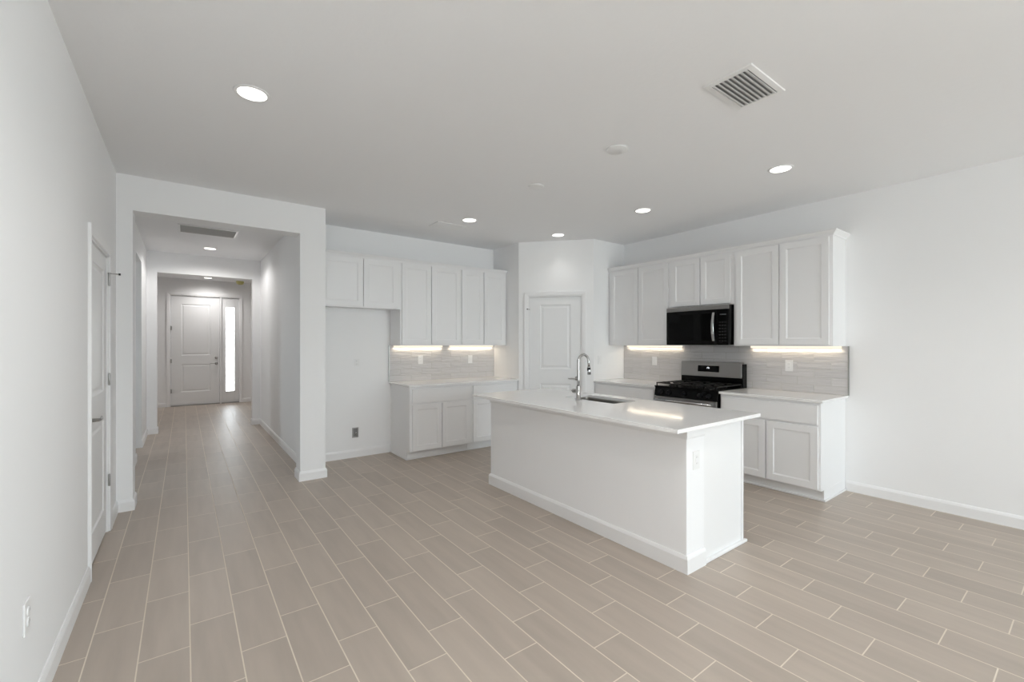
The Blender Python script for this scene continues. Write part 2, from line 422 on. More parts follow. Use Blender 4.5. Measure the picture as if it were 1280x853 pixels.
obj('added_window_pane', BX((0.067, 0.073, 0.05, 1.68, 0.05, 1.45), (0.067, 0.073, 1.72, 3.35, 0.05, 1.45)), 'glass', w2)
w3 = struct_empty('added_window_3', (-3.0, 5.6, 0.8))  # unseen side room window, added to brighten the hall
obj('added_window_frame', BX((0.04, 0.10, 0, 0.05, 0, 1.4), (0.04, 0.10, 0.31, 0.36, 0, 1.4), (0.04, 0.10, 0.05, 0.31, 0, 0.05), (0.04, 0.10, 0.05, 0.31, 1.35, 1.4)), 'trim', w3, 0.003)
obj('added_window_pane', BX((0.067, 0.073, 0.05, 0.31, 0.05, 1.35)), 'glass', w3)
obj('added_window_pane', BX((0.06, 1.02, -0.058, -0.052, 0.05, 2.37), (1.10, 2.06, -0.058, -0.052, 0.05, 2.37)), 'glass', wf)

# baseboards
BH, BT = 0.098, 0.014
def mitre_sweep(bm, pts, prof, z0=0.0):
    """sweep profile (outward, z) along a polyline; outward is to the right of travel"""
    P_ = [Vector(p) for p in pts]; rings = []
    for i, p in enumerate(P_):
        ns_ = []
        if i > 0: d = (P_[i] - P_[i - 1]).normalized(); ns_.append(Vector((d.y, -d.x)))
        if i < len(P_) - 1: d = (P_[i + 1] - P_[i]).normalized(); ns_.append(Vector((d.y, -d.x)))
        nn = ns_[0] if len(ns_) == 1 else (ns_[0] + ns_[1]) / (1 + ns_[0].dot(ns_[1]))
        rings.append([bm.verts.new((p.x + nn.x * d_, p.y + nn.y * d_, z0 + z_)) for d_, z_ in prof])
    k = len(prof)
    for a_, b_ in zip(rings, rings[1:]):
        for i in range(k): bm.faces.new((a_[i], a_[(i + 1) % k], b_[(i + 1) % k], b_[i]))
    bm.faces.new(rings[0][::-1]); bm.faces.new(rings[-1])
    return bm
BPROF = [(0, 0), (BT, 0), (BT, BH - 0.022), (BT * 0.72, BH - 0.010), (BT * 0.4, BH), (0, BH)]
def baseboard(name, *lines, **kw):
    bm = bmesh.new()
    for ln in lines: mitre_sweep(bm, ln, BPROF)
    return struct(name, bm, 'trim', **kw)
CW = 0.060  # casing width
baseboard('baseboard_left', [(XL, REAR_Y), (XL, DY0 - CW)])
baseboard('baseboard_hall_opening', [(XL, DY1 + CW), (XL, YH), (OXL, YH), (OXL, YH2), (OXL - 0.1, YH2)], [(HXR, HY2), (HXR, YH2), (OXR, YH2), (OXR, YH), (PX, YH), (PX, YF), (2.150, YF)])
baseboard('baseboard_right', [(XR, 1.485), (XR, REAR_Y)])
baseboard('baseboard_hall_left', [(HXL - T, 6.46), (HXL, 6.46), (HXL, 6.93), (HXL - T, 6.93)], [(HXL - T - 0.6, 7.82), (HXL, 7.82), (HXL, HY2), (OXL + 0.008, HY2), (OXL + 0.008, HY3), (-1.18, HY3), (-1.18, FY), (FX0 - CW, FY)])
baseboard('baseboard_foyer', [(FX1 + CW, FY), (1.98, FY), (1.98, HY3), (OXR, HY3), (OXR, HY2), (HXR, HY2)])
baseboard('baseboard_pantry', [(0, 0), (PS0 - CW, 0)], [(PS1 + CW, 0), (PL, 0)], loc=(A.x, A.y, 0), rotz=PANG)

# ------------------------------------------------------------------ doors
def casing_bm(x0, x1, z1, w=CW, t=0.017):
    bm = bmesh.new()
    prof = [(0, 0), (0, -0.010), (0.010, -t * 0.75), (w - 0.016, -t), (w, -t), (w, 0)]   # from opening edge outwards
    path = [(x0, 0), (x0, z1), (x1, z1), (x1, 0)]
    rings = []
    for k, (px, pz) in enumerate(path):
        ring = []
        for d, yy in prof:
            ox = -d if k < 2 else d
            oz = d if k in (1, 2) else 0
            ring.append(bm.verts.new((px + ox, yy, pz + oz)))
        rings.append(ring)
    for a_, b_ in zip(rings, rings[1:]):
        for i in range(len(prof)): bm.faces.new((a_[i], a_[(i + 1) % len(prof)], b_[(i + 1) % len(prof)], b_[i]))
    bm.faces.new(rings[0][::-1]); bm.faces.new(rings[-1])
    return bm
def hinge(parent, x, z, side=1, stop=False, mat='nickel'):
    bm = bmesh.new()
    lathe(bm, [(0.0, -0.002), (0.006, 0.0), (0.0065, 0.002), (0.0065, 0.086), (0.006, 0.089), (0.0, 0.091)], 12, at=(x, -0.006, z))
    box(bm, x - 0.0005, x + 0.017 * side, -0.0035, 0.0015, z + 0.001, z + 0.087) if side > 0 else box(bm, x + 0.017 * side, x + 0.0005, -0.0035, 0.0015, z + 0.001, z + 0.087)
    h_ = obj('hinge', bm, mat, parent)
    if stop:
        bm = bmesh.new()
        tube(bm, [(x, -0.006, z + 0.093), (x + 0.010 * side, -0.022, z + 0.093), (x + 0.016 * side, -0.058, z + 0.093)], 0.0035, 8)
        tube(bm, [(x, -0.006, z + 0.088), (x, -0.006, z + 0.098)], 0.009, 12)
        s_ = obj('door_stop', bm, 'nickel', h_)
        bm = bmesh.new(); tube(bm, [(x + 0.016 * side, -0.056, z + 0.093), (x + 0.018 * side, -0.068, z + 0.093)], 0.008, 12)
        obj('bumper', bm, 'rubber', h_)
    return h_
def lever(parent, x, z, direction, y=-0.0, name='door_handle'):
    bm = bmesh.new()
    lathe(bm, [(0.0, 0.0), (0.030, 0.0), (0.032, -0.004), (0.030, -0.009), (0.012, -0.011), (0.010, -0.045), (0.0, -0.047)], 24, 'y', at=(x, y, z))
    tube(bm, [(x, y - 0.044, z), (x + 0.02 * direction, y - 0.050, z), (x + 0.06 * direction, y - 0.052, z + 0.003), (x + 0.10 * direction, y - 0.048, z - 0.002), (x + 0.118 * direction, y - 0.044, z + 0.003)], [0.009, 0.0085, 0.0075, 0.007, 0.006], 12)
    return obj(name, bm, 'nickel', parent)

# door_1: two panel closet door in the left wall. local x runs from far (hinges) to near, front faces +X of the room
d1 = struct_empty('door_1', (XL, DY1, 0), -PI / 2)
# local frame: x -> -Y, y -> +X ; so the front (towards the room) is +y: mirror by using rotation +90 instead
d1.location = (XL, DY0, 0); d1.rotation_euler = (0, 0, PI / 2)    # x -> +Y, y -> -X (into wall): front is -y = +X
W1 = DY1 - DY0
obj('door_slab', panel_slab(bmesh.new(), 0.012, W1 - 0.012, 0.012, DZ - 0.012, 0.012, 0.035, [(0.135, W1 - 0.135, 1.07, DZ - 0.125), (0.135, W1 - 0.135, 0.20, 0.86)], RAISED), 'door', d1, 0.0015)
obj('door_casing', casing_bm(-0.004, W1 + 0.004, DZ + 0.004), 'trim', d1, 0.0015)
obj('door_jamb', BX((0.0, 0.010, 0.0, 0.118, 0, DZ), (W1 - 0.010, W1, 0.0, 0.118, 0, DZ), (0.010, W1 - 0.010, 0.0, 0.118, DZ - 0.010, DZ)), 'trim', d1)
for k, z in enumerate((0.345, 1.10, 1.845)): hinge(d1, W1 - 0.014, z, 1, stop=(k == 2))
lever(d1, 0.075, 0.94, 1, 0.012)

# door_2: pantry door on the diagonal wall
d2 = struct_empty('door_2', (A.x, A.y, 0), PANG)
obj('door_slab', panel_slab(bmesh.new(), PS0 + 0.011, PS1 - 0.011, 0.012, PZ - 0.011, 0.014, 0.035, [(0.300, 0.725, 1.06, 1.955), (0.300, 0.725, 0.20, 0.855)], RAISED), 'door', d2, 0.0015)
obj('door_casing', casing_bm(PS0 - 0.004, PS1 + 0.004, PZ + 0.004, 0.058), 'trim', d2, 0.0015)
obj('door_jamb', BX((PS0, PS0 + 0.009, 0.0, 0.108, 0, PZ), (PS1 - 0.009, PS1, 0.0, 0.108, 0, PZ), (PS0 + 0.009, PS1 - 0.009, 0.0, 0.108, PZ - 0.009, PZ)), 'trim', d2)
for k, z in enumerate((0.345, 1.05, 1.80)): hinge(d2, PS0 + 0.010, z, -1, stop=(k == 2), mat='trim')
lever(d2, 0.815, 0.935, -1, 0.014)

# door_3: front door with sidelight
d3 = struct_empty('door_3', (0, FY, 0))
obj('door_slab', panel_slab(bmesh.new(), -0.235, 0.672, 0.02, 2.495, 0.03, 0.045, [(-0.052, 0.495, 1.150, 2.315), (-0.052, 0.495, 0.320, 0.945)], RAISED), 'door', d3, 0.0015)
obj('door_casing', casing_bm(FX0 + 0.004, FX1 - 0.004, FZ - 0.002, CW - 0.004), 'trim', d3, 0.0015)
obj('door_jamb', BX((FX0, -0.240, 0.0, 0.118, 0, FZ), (0.676, 0.712, 0.0, 0.118, 0, 2.50), (FX1 - 0.014, FX1, 0.0, 0.118, 0, 2.50), (-0.240, FX1, 0.0, 0.118, 2.50, FZ)), 'trim', d3, 0.002)
obj('door_stop_bead', BX((-0.240, -0.222, 0.077, 0.118, 0.0, 2.50), (0.655, 0.676, 0.077, 0.118, 0.0, 2.50), (-0.222, 0.655, 0.077, 0.118, 2.475, 2.50), (-0.222, 0.655, 0.077, 0.118, 0.0, 0.035), (0.712, 0.735, 0.077, 0.118, 0.0, 2.50), (1.045, FX1 - 0.014, 0.077, 0.118, 0.0, 2.50), (0.735, 1.045, 0.077, 0.118, 2.475, 2.50), (0.735, 1.045, 0.077, 0.118, 0.0, 0.035)), 'trim', d3)
obj('threshold', BX((-0.240, 0.676, 0.0, 0.118, 0.0, 0.018), (0.712, FX1 - 0.014, 0.0, 0.118, 0.0, 0.018)), 'nickel', d3)
sl = obj('sidelight', BX((0.714, 0.794, 0.03, 0.075, 0.02, 2.495), (0.970, FX1 - 0.016, 0.03, 0.075, 0.02, 2.495), (0.794, 0.970, 0.03, 0.075, 0.02, 0.282), (0.794, 0.970, 0.03, 0.075, 2.281, 2.495)), 'door', d3, 0.003)
obj('sidelight_frame', BX((0.780, 0.796, 0.018, 0.030, 0.268, 2.295), (0.968, 0.984, 0.018, 0.030, 0.268, 2.295), (0.796, 0.968, 0.018, 0.030, 0.268, 0.284), (0.796, 0.968, 0.018, 0.030, 2.279, 2.295)), 'door', sl, 0.003)
obj('sidelight_pane', BX((0.794, 0.970, 0.050, 0.056, 0.282, 2.281)), 'dimmed_glass', sl)
for z in (0.30, 0.98, 1.72): hinge(d3, -0.238, z, 1)
lever(d3, 0.608, 0.952, -1, 0.03)
bm = bmesh.new(); lathe(bm, [(0, 0.03), (0.030, 0.03), (0.032, 0.022), (0.026, 0.010), (0.0, 0.008)], 24, 'y', at=(0.608, 0, 1.085))
box(bm, 0.604, 0.612, -0.004, 0.010, 1.070, 1.100)
obj('deadbolt', bm, 'nickel', d3)

# ------------------------------------------------------------------ cabinets
def shaker(name, parent, x0, x1, z0, z1, rail=0.058):
    return obj(name, panel_slab(bmesh.new(), x0, x1, z0, z1, -0.020, 0.019, [(x0 + rail, x1 - rail, z0 + rail, z1 - rail)], SHAKER), 'cabinet', parent, 0.0012)
def slab_front(name, parent, x0, x1, z0, z1):
    bm = bmesh.new(); box(bm, x0, x1, -0.020, -0.001, z0, z1)
    return obj(name, bm, 'cabinet', parent, 0.003)
def wall_cabinet(label, loc, rotz, w_, z0, z1, doors, group=None, depth=0.33):
    t_ = thing('wall_cabinet', label, 'cabinet', loc, rotz, group)
    # carcass: sides, back, bottom recessed behind the face frame
    obj('cabinet_body', BX((0, w_, 0.019, depth, 0.012, z1 - z0), (0, 0.018, 0.019, depth, 0, 0.012), (w_ - 0.018, w_, 0.019, depth, 0, 0.012)), 'cabinet', t_, 0.001)
    obj('face_frame', BX((0, w_, 0, 0.019, 0, z1 - z0)), 'cabinet', t_, 0.0015)
    for a_, b_ in doors: shaker('cabinet_door', t_, a_, b_, 0.014, z1 - z0 - 0.012)
    return t_
UZ0, UZ1 = 1.388, 2.428
yb = YF - 0.33
def Xd(x0, prs): return [(a_ - x0, b_ - x0) for a_, b_ in prs]
wall_cabinet('short white two-door wall cabinet above the empty fridge space', (1.203, yb, 1.838), 0, 0.957, 1.838, UZ1, Xd(1.203, [(1.222, 1.692), (1.702, 2.122)]))
wall_cabinet('tall white two-door wall cabinet left of centre over the back counter, beside the fridge space', (2.160, yb, UZ0), 0, 0.863, UZ0, UZ1, Xd(2.160, [(2.178, 2.572), (2.584, 3.008)]))
wall_cabinet('tall white two-door wall cabinet on the back wall, next to the pantry', (3.023, yb, UZ0), 0, 0.764, UZ0, UZ1, Xd(3.023, [(3.034, 3.383), (3.394, 3.752)]))
# right wall: x runs from far (high Y) to near
xb = XR - 0.33
def Yd(y0, prs): return [(y0 - a_, y0 - b_) for a_, b_ in prs]
wall_cabinet('tall white two-door wall cabinet left of the microwave, beside the pantry', (xb, 4.163, UZ0), -PI / 2, 0.975, UZ0, UZ1 - 0.012, Yd(4.163, [(4.112, 3.658), (3.648, 3.208)]))
wall_cabinet('short white two-door wall cabinet directly above the microwave', (xb, 3.188, 1.842), -PI / 2, 0.780, 1.842, UZ1 - 0.012, Yd(3.188, [(3.162, 2.796), (2.784, 2.440)]))
wall_cabinet('wide white two-door wall cabinet right of the microwave, at the open end', (xb, 2.408, UZ0), -PI / 2, 0.910, UZ0, UZ1 - 0.012, Yd(2.408, [(2.380, 1.956), (1.942, 1.526)]))

def crown(name, label, pts, z0):
    """pts: polyline with outward offset handled by mitre; outward = left normal"""
    bm = bmesh.new()
    prof = [(0, 0), (0.006, 0), (0.010, 0.014), (0.030, 0.036), (0.036, 0.040), (0.036, 0.052), (0, 0.052)]
    P_ = [Vector(p) for p in pts]; rings = []
    for i, p in enumerate(P_):
        ns_ = []
        if i > 0: d = (P_[i] - P_[i - 1]).normalized(); ns_.append(Vector((d.y, -d.x)))
        if i < len(P_) - 1: d = (P_[i + 1] - P_[i]).normalized(); ns_.append(Vector((d.y, -d.x)))
        nn = ns_[0] if len(ns_) == 1 else (ns_[0] + ns_[1]) / (1 + ns_[0].dot(ns_[1]))
        rings.append([bm.verts.new((p.x + nn.x * d_, p.y + nn.y * d_, z0 + z_)) for d_, z_ in prof])
    k = len(prof)
    for a_, b_ in zip(rings, rings[1:]):
        for i in range(k): bm.faces.new((a_[i], a_[(i + 1) % k], b_[(i + 1) % k], b_[i]))
    bm.faces.new(rings[0][::-1]); bm.faces.new(rings[-1])
    return tag(obj(name, bm, 'cabinet'), label, 'moulding')
crown('crown_moulding', 'white crown moulding along the top of the back wall cabinets', [(1.203, yb - 0.001), (3.786, yb - 0.001)], UZ1 - 0.004)
crown('crown_moulding', 'white crown moulding turning the corner above the microwave wall cabinets', [(xb - 0.001, 4.163), (xb - 0.001, 1.497), (XR - 0.002, 1.497)], UZ1 - 0.016)

def base_cabinet(label, loc, rotz, w_, doors, drawers, depth=0.60, left_end=False, right_end=False):
    t_ = thing('base_cabinet', label, 'cabinet', loc, rotz)
    top = 0.888
    bm = BX((0, w_, 0.019, depth, 0.105, top))
    # end panels carry on to the floor, notched at the toe kick
    box(bm, 0, 0.018, 0.075, depth, 0, 0.105); box(bm, w_ - 0.018, w_, 0.075, depth, 0, 0.105)
    obj('cabinet_body', bm, 'cabinet', t_, 0.001)
    obj('face_frame', BX((0, w_, 0, 0.019, 0.105, top)), 'cabinet', t_, 0.0015)
    obj('toe_kick', BX((0.018, w_ - 0.018, 0.080, 0.094, 0, 0.105)), 'cabinet', t_)
    for a_, b_ in doors: shaker('cabinet_door', t_, a_, b_, 0.118, 0.672)
    for a_, b_ in drawers: slab_front('drawer', t_, a_, b_, 0.692, 0.862)
    segs = []
    def shoe(x0, x1, y0, y1):
        segs.append((x0, x1, y0, y1, 0, 0.018))
    shoe(0 if not left_end else -0.012, w_ if not right_end else w_ + 0.012, 0.068 if (left_end or right_end) else 0.070, 0.080)
    if left_end: shoe(-0.012, 0, 0.080, depth)
    if right_end: shoe(w_, w_ + 0.012, 0.080, depth)
    obj('shoe_moulding', BX(*segs), 'cabinet', t_, 0.003)
    return t_
yb2 = YF - 0.60
base_cabinet('white base cabinet with one drawer and two doors beside the empty fridge space', (2.165, yb2, 0), 0, 0.860, Xd(2.165, [(2.199, 2.585), (2.597, 3.002)]), Xd(2.165, [(2.199, 3.002)]), left_end=True)
base_cabinet('white base cabinet partly hidden by the island, next to the pantry wall', (3.025, yb2, 0), 0, 0.762, Xd(3.025, [(3.047, 3.396), (3.408, 3.762)]), Xd(3.025, [(3.047, 3.762)]))
xb2 = XR - 0.61
base_cabinet('white base cabinet between the range and the pantry, behind the island', (xb2, 4.163, 0), -PI / 2, 0.975, Yd(4.163, [(4.135, 3.690), (3.678, 3.215)]), Yd(4.163, [(4.135, 3.215)]), depth=0.608)
base_cabinet('white base cabinet right of the range, with an exposed end panel', (xb2, 2.408, 0), -PI / 2, 0.908, Yd(2.408, [(2.390, 1.960), (1.946, 1.520)]), Yd(2.408, [(2.390, 1.520)]), depth=0.608, right_end=True)

# ------------------------------------------------------------------ worktops
CT0, CT1 = 0.889, 0.913
def worktop(label, b_):
    return tag(obj('countertop', BX((*b_, CT0, CT1)), 'quartz', None, 0.003), label, 'countertop')
worktop('white quartz countertop on the back wall cabinets beside the fridge space', (2.142, 3.788, YF - 0.645, YF - 0.001))
worktop('white quartz countertop between the range and the pantry', (4.475, XR - 0.001, 3.186, 4.163))
worktop('short white quartz countertop right of the range, at the open end', (4.475, XR - 0.001, 1.476, 2.412))

# ------------------------------------------------------------------ backsplash
def backsplash(label, loc, rotz, w_, z0, z1, ledge=False, redge=False):
    t_ = thing('tile_backsplash', label, 'backsplash', loc, rotz)
    obj('tile_field', BX((0, w_, 0, 0.009, z0, z1)), 'tile', t_)
    if ledge: obj('edge_trim', BX((-0.010, 0, -0.001, 0.010, z0, z1)), 'edge_metal', t_)
    if redge: obj('edge_trim', BX((w_, w_ + 0.010, -0.001, 0.010, z0, z1)), 'edge_metal', t_)
    return t_
backsplash('glossy light grey subway tile backsplash on the back wall under the tall cabinets', (2.145, YF - 0.0125, CT1), 0, 1.643, 0.0005, UZ0 - CT1 - 0.001, ledge=True)
backsplash('glossy light grey subway tile backsplash behind the range and under the microwave', (XR - 0.0125, 4.162, CT1), -PI / 2, 2.684, 0.0005, UZ0 - CT1 - 0.001, redge=True)

# under cabinet light bars
def led_bar(label, x, y, rotz, ln):
    t_ = thing('under_cabinet_light', label, 'light', (x, y, UZ0 + 0.011), rotz, None)
    obj('housing', BX((0, ln, 0, 0.030, -0.010, 0)), 'plastic', t_)
    obj('diffuser', BX((0.006, ln - 0.006, -0.001, 0.031, -0.034, -0.010)), 'led', t_, 0.004)
    ld = bpy.data.lights.new('under_cabinet_glow', 'AREA'); ld.shape = 'RECTANGLE'; ld.size = ln - 0.02; ld.size_y = 0.010
    ld.energy = LED_W; ld.color = (1.0, 0.84, 0.62)
    lo = bpy.data.objects.new('under_cabinet_glow', ld); COL.objects.link(lo); lo.parent = t_; lo.location = (ln / 2, 0.015, -0.036)
    return t_
led_bar('glowing warm light bar under the back cabinets nearest the fridge space', 2.190, YF - 0.048, 0, 0.715)
led_bar('glowing warm light bar under the back cabinets beside the pantry', 3.010, YF - 0.048, 0, 0.740)
led_bar('glowing warm light bar under the wall cabinet left of the microwave', XR - 0.048, 4.085, -PI / 2, 0.870)
led_bar('glowing warm light bar under the wall cabinet right of the microwave', XR - 0.048, 2.372, -PI / 2, 0.855)

# ------------------------------------------------------------------ island
IX0, IX1, IX2 = 2.475, 2.672, 3.195
SX0, SX1, SY0, SY1, SR = 2.850, 3.165, 2.430, 3.030, 0.035
IY0, IY1 = 1.535, 3.692
isl = thing('kitchen_island', 'long white kitchen island with panelled end standing on the tile floor', 'island', (IX0, IY0, 0))
lx = lambda x: x - IX0
ly = lambda y: y - IY0
obj('island_wall', BX((0, lx(IX1), 0, ly(IY1), 0, CT0)), 'island_wall', isl, 0.004)
def wrap(d, z0, z1):
    return [(-d, lx(IX1) + 0.0, -d, 0.0, z0, z1), (-d, 0.0, 0.0, ly(IY1), z0, z1), (-d, lx(IX1), ly(IY1), ly(IY1) + d, z0, z1)]
bm = bmesh.new()
def wrap_prof(bm, prof):
    pts = [Vector((lx(IX1), 0)), Vector((0, 0)), Vector((0, ly(IY1))), Vector((lx(IX1), ly(IY1)))]
    nrm = [Vector((0, -1)), Vector((-1, -1)), Vector((-1, 1)), Vector((0, 1))]
    rings = [[bm.verts.new((p.x + n_.x * d, p.y + n_.y * d, z)) for d, z in prof] for p, n_ in zip(pts, nrm)]
    k = len(prof)
    for a_, b_ in zip(rings, rings[1:]):
        for i in range(k): bm.faces.new((a_[i], a_[(i + 1) % k], b_[(i + 1) % k], b_[i]))
    bm.faces.new(rings[0][::-1]); bm.faces.new(rings[-1])
    return bm
obj('baseboard', wrap_prof(bmesh.new(), [(0, 0), (0.015, 0), (0.015, 0.088), (0.010, 0.100), (0.005, 0.108), (0, 0.108)]), 'trim', isl)
obj('top_trim', wrap_prof(bmesh.new(), [(0, 0.822), (0.004, 0.822), (0.007, 0.832), (0.007, CT0), (0, CT0)]), 'trim', isl)
obj('cabinet_body', BX((lx(IX1), lx(SX0) - 0.02, 0.030, ly(IY1) - 0.012, 0.105, CT0 - 0.001), (lx(SX0) - 0.02, lx(IX2), 0.030, ly(SY0) - 0.02, 0.105, CT0 - 0.001), (lx(SX0) - 0.02, lx(IX2), ly(SY1) + 0.02, ly(IY1) - 0.012, 0.105, CT0 - 0.001), (lx(SX0) - 0.02, lx(IX2), ly(SY0) - 0.02, ly(SY1) + 0.02, 0.105, 0.66), (lx(SX1) + 0.012, lx(IX2), ly(SY0) - 0.02, ly(SY1) + 0.02, 0.66, CT0 - 0.001), (lx(IX1), lx(IX2) - 0.07, 0.030, ly(IY1) - 0.012, 0, 0.105), (lx(IX1), lx(IX2), 0.012, 0.030, 0, CT0 - 0.001)), 'trim', isl, 0.001)
obj('end_stile', BX((lx(IX2) - 0.022, lx(IX2) + 0.001, 0.004, 0.012, 0.0, CT0)), 'cabinet', isl, 0.002)
obj('shoe_moulding', BX((lx(IX1), lx(IX2) + 0.030, -0.010, 0.012, 0, 0.020)), 'trim', isl, 0.005)
yy = 0.03
for k, wd in enumerate((0.46, 0.42, 0.42, 0.61)):
    x0_ = yy; yy += wd + 0.012
    t_ = obj('cabinet_door', panel_slab(bmesh.new(), -(x0_ + wd), -x0_, 0.118, 0.672 if k != 3 else 0.86, -0.020, 0.019, [(-(x0_ + wd) + 0.058, -x0_ - 0.058, 0.176, (0.672 if k != 3 else 0.86) - 0.058)], SHAKER), 'cabinet', isl, 0.0012)
    t_.location = (lx(IX2), 0, 0); t_.rotation_euler = (0, 0, PI / 2)
    t_.scale = (1, 1, 1)
    # rotate +90: local x -> +Y, local -y -> +X
    for vtx in t_.data.vertices: vtx.co.x = -vtx.co.x
    t_.data.flip_normals()

# island worktop with sink cut-out
def rrect(x0, x1, y0, y1, r, n=5):
    out = []
    for cx_, cy_, a0 in ((x1 - r, y1 - r, 0), (x0 + r, y1 - r, PI / 2), (x0 + r, y0 + r, PI), (x1 - r, y0 + r, 3 * PI / 2)):
        for i in range(n + 1):
            a_ = a0 + PI / 2 * i / n; out.append((cx_ + r * math.cos(a_), cy_ + r * math.sin(a_)))
    return out
def holed(outer, inner, z0, z1):
    bm = bmesh.new()
    def loop(pts, z):
        vs_ = [bm.verts.new((p[0], p[1], z)) for p in pts]
        return vs_, [bm.edges.new((vs_[i], vs_[(i + 1) % len(vs_)])) for i in range(len(vs_))]
    tops = []
    for z in (z0, z1):
        vo, eo = loop(outer, z); vi, ei = loop(inner, z)
        bmesh.ops.triangle_fill(bm, use_beauty=True, edges=eo + ei)
        tops.append((vo, vi))
    for k in (0, 1):
        a_, b_ = tops[0][k], tops[1][k]
        for i in range(len(a_)): bm.faces.new((a_[i], a_[(i + 1) % len(a_)], b_[(i + 1) % len(b_)], b_[i]))
    return bm
CIX0, CIX1, CIY0, CIY1 = 2.282, 3.305, 1.472, 3.735
ic = obj('countertop', holed([(CIX0, CIY0), (CIX1, CIY0), (CIX1, CIY1), (CIX0, CIY1)], rrect(SX0, SX1, SY0, SY1, SR), CT0 + 0.0005, CT1 + 0.001), 'quartz', None, 0.002)
tag(ic, 'large white quartz countertop on the island, with a sink cut-out', 'countertop')
sk = thing('undermount_sink', 'stainless steel undermount sink set in the island countertop', 'sink', ((SX0 + SX1) / 2, (SY0 + SY1) / 2, CT0))
cxs, cys = (SX0 + SX1) / 2, (SY0 + SY1) / 2
bm = bmesh.new()
levels = [(0.012, -0.0005, SR), (0.0015, -0.0005, SR), (0.0015, -0.010, SR), (-0.004, -0.18, SR), (-0.020, -0.200, SR)]
rings = []
for off, z, r in levels:
    pts = rrect(SX0 - off - cxs, SX1 + off - cxs, SY0 - off - cys, SY1 + off - cys, SR + min(off, 0) * 0 + 0.0)
    rings.append([bm.verts.new((p[0], p[1], z)) for p in pts])
for a_, b_ in zip(rings, rings[1:]):
    for i in range(len(a_)):
        f_ = bm.faces.new((a_[i], a_[(i + 1) % len(a_)], b_[(i + 1) % len(b_)], b_[i])); f_.smooth = True
bm.faces.new(rings[-1])
o = obj('sink_bowl', bm, 'sink_steel', sk)
md = o.modifiers.new('shell', 'SOLIDIFY'); md.thickness = 0.0012; md.offset = 0
bm = bmesh.new(); lathe(bm, [(0.0, -0.1985), (0.040, -0.1985), (0.044, -0.196), (0.040, -0.194), (0.0, -0.197)], 24)
obj('drain', bm, 'chrome', sk)

fc = thing('kitchen_faucet', 'stainless gooseneck pull-down faucet standing on the island beside the sink', 'faucet', (2.800, 2.785, CT1 + 0.001))
bm = bmesh.new()
lathe(bm, [(0.0, 0.0), (0.027, 0.0), (0.027, 0.004), (0.021, 0.008), (0.0205, 0.118), (0.018, 0.124), (0.0, 0.124)], 32)
obj('faucet_body', bm, 'chrome', fc)
bm = bmesh.new()
R_ = 0.064; zc = 0.335
pts = [(0, 0, 0.11), (0, 0, 0.18), (0, 0, 0.25), (0, 0, 0.30)] + [(R_ - R_ * math.cos(a_), 0, zc + R_ * math.sin(a_)) for a_ in [PI * i / 16 for i in range(0, 16)]] + [(2 * R_ + 0.001, 0, zc - 0.01), (2 * R_ + 0.003, 0, zc - 0.045)]
tube(bm, pts, 0.0115, 16)
obj('gooseneck_spout', bm, 'chrome', fc)
bm = bmesh.new(); xs_ = 2 * R_ + 0.003
tube(bm, [(xs_, 0, zc - 0.040), (xs_ + 0.001, 0, zc - 0.050), (xs_ + 0.003, 0, zc - 0.085), (xs_ + 0.005, 0, zc - 0.115)], [0.0125, 0.0135, 0.015, 0.0165], 16)
sh = obj('spray_head', bm, 'chrome', fc)
bm = bmesh.new(); box(bm, xs_ - 0.017, xs_ - 0.008, -0.006, 0.006, zc - 0.082, zc - 0.055)
obj('spray_button', bm, 'black_plastic', sh, 0.003)
bm = bmesh.new(); tube(bm, [(xs_ + 0.001, 0, zc - 0.052), (xs_ + 0.002, 0, zc - 0.072)], [0.0148, 0.0158], 16)
obj('spray_collar', bm, 'black_plastic', sh)
bm = bmesh.new()
tube(bm, [(0, 0.015, 0.075), (0, 0.045, 0.075)], 0.012, 16); tube(bm, [(0, 0.045, 0.075), (0, 0.066, 0.075)], [0.0185, 0.0185], 20)
tube(bm, [(0, 0.066, 0.075), (0, 0.073, 0.076), (0, 0.090, 0.078)], [0.006, 0.005, 0.0045], 10)
obj('faucet_handle', bm, 'nickel', fc)

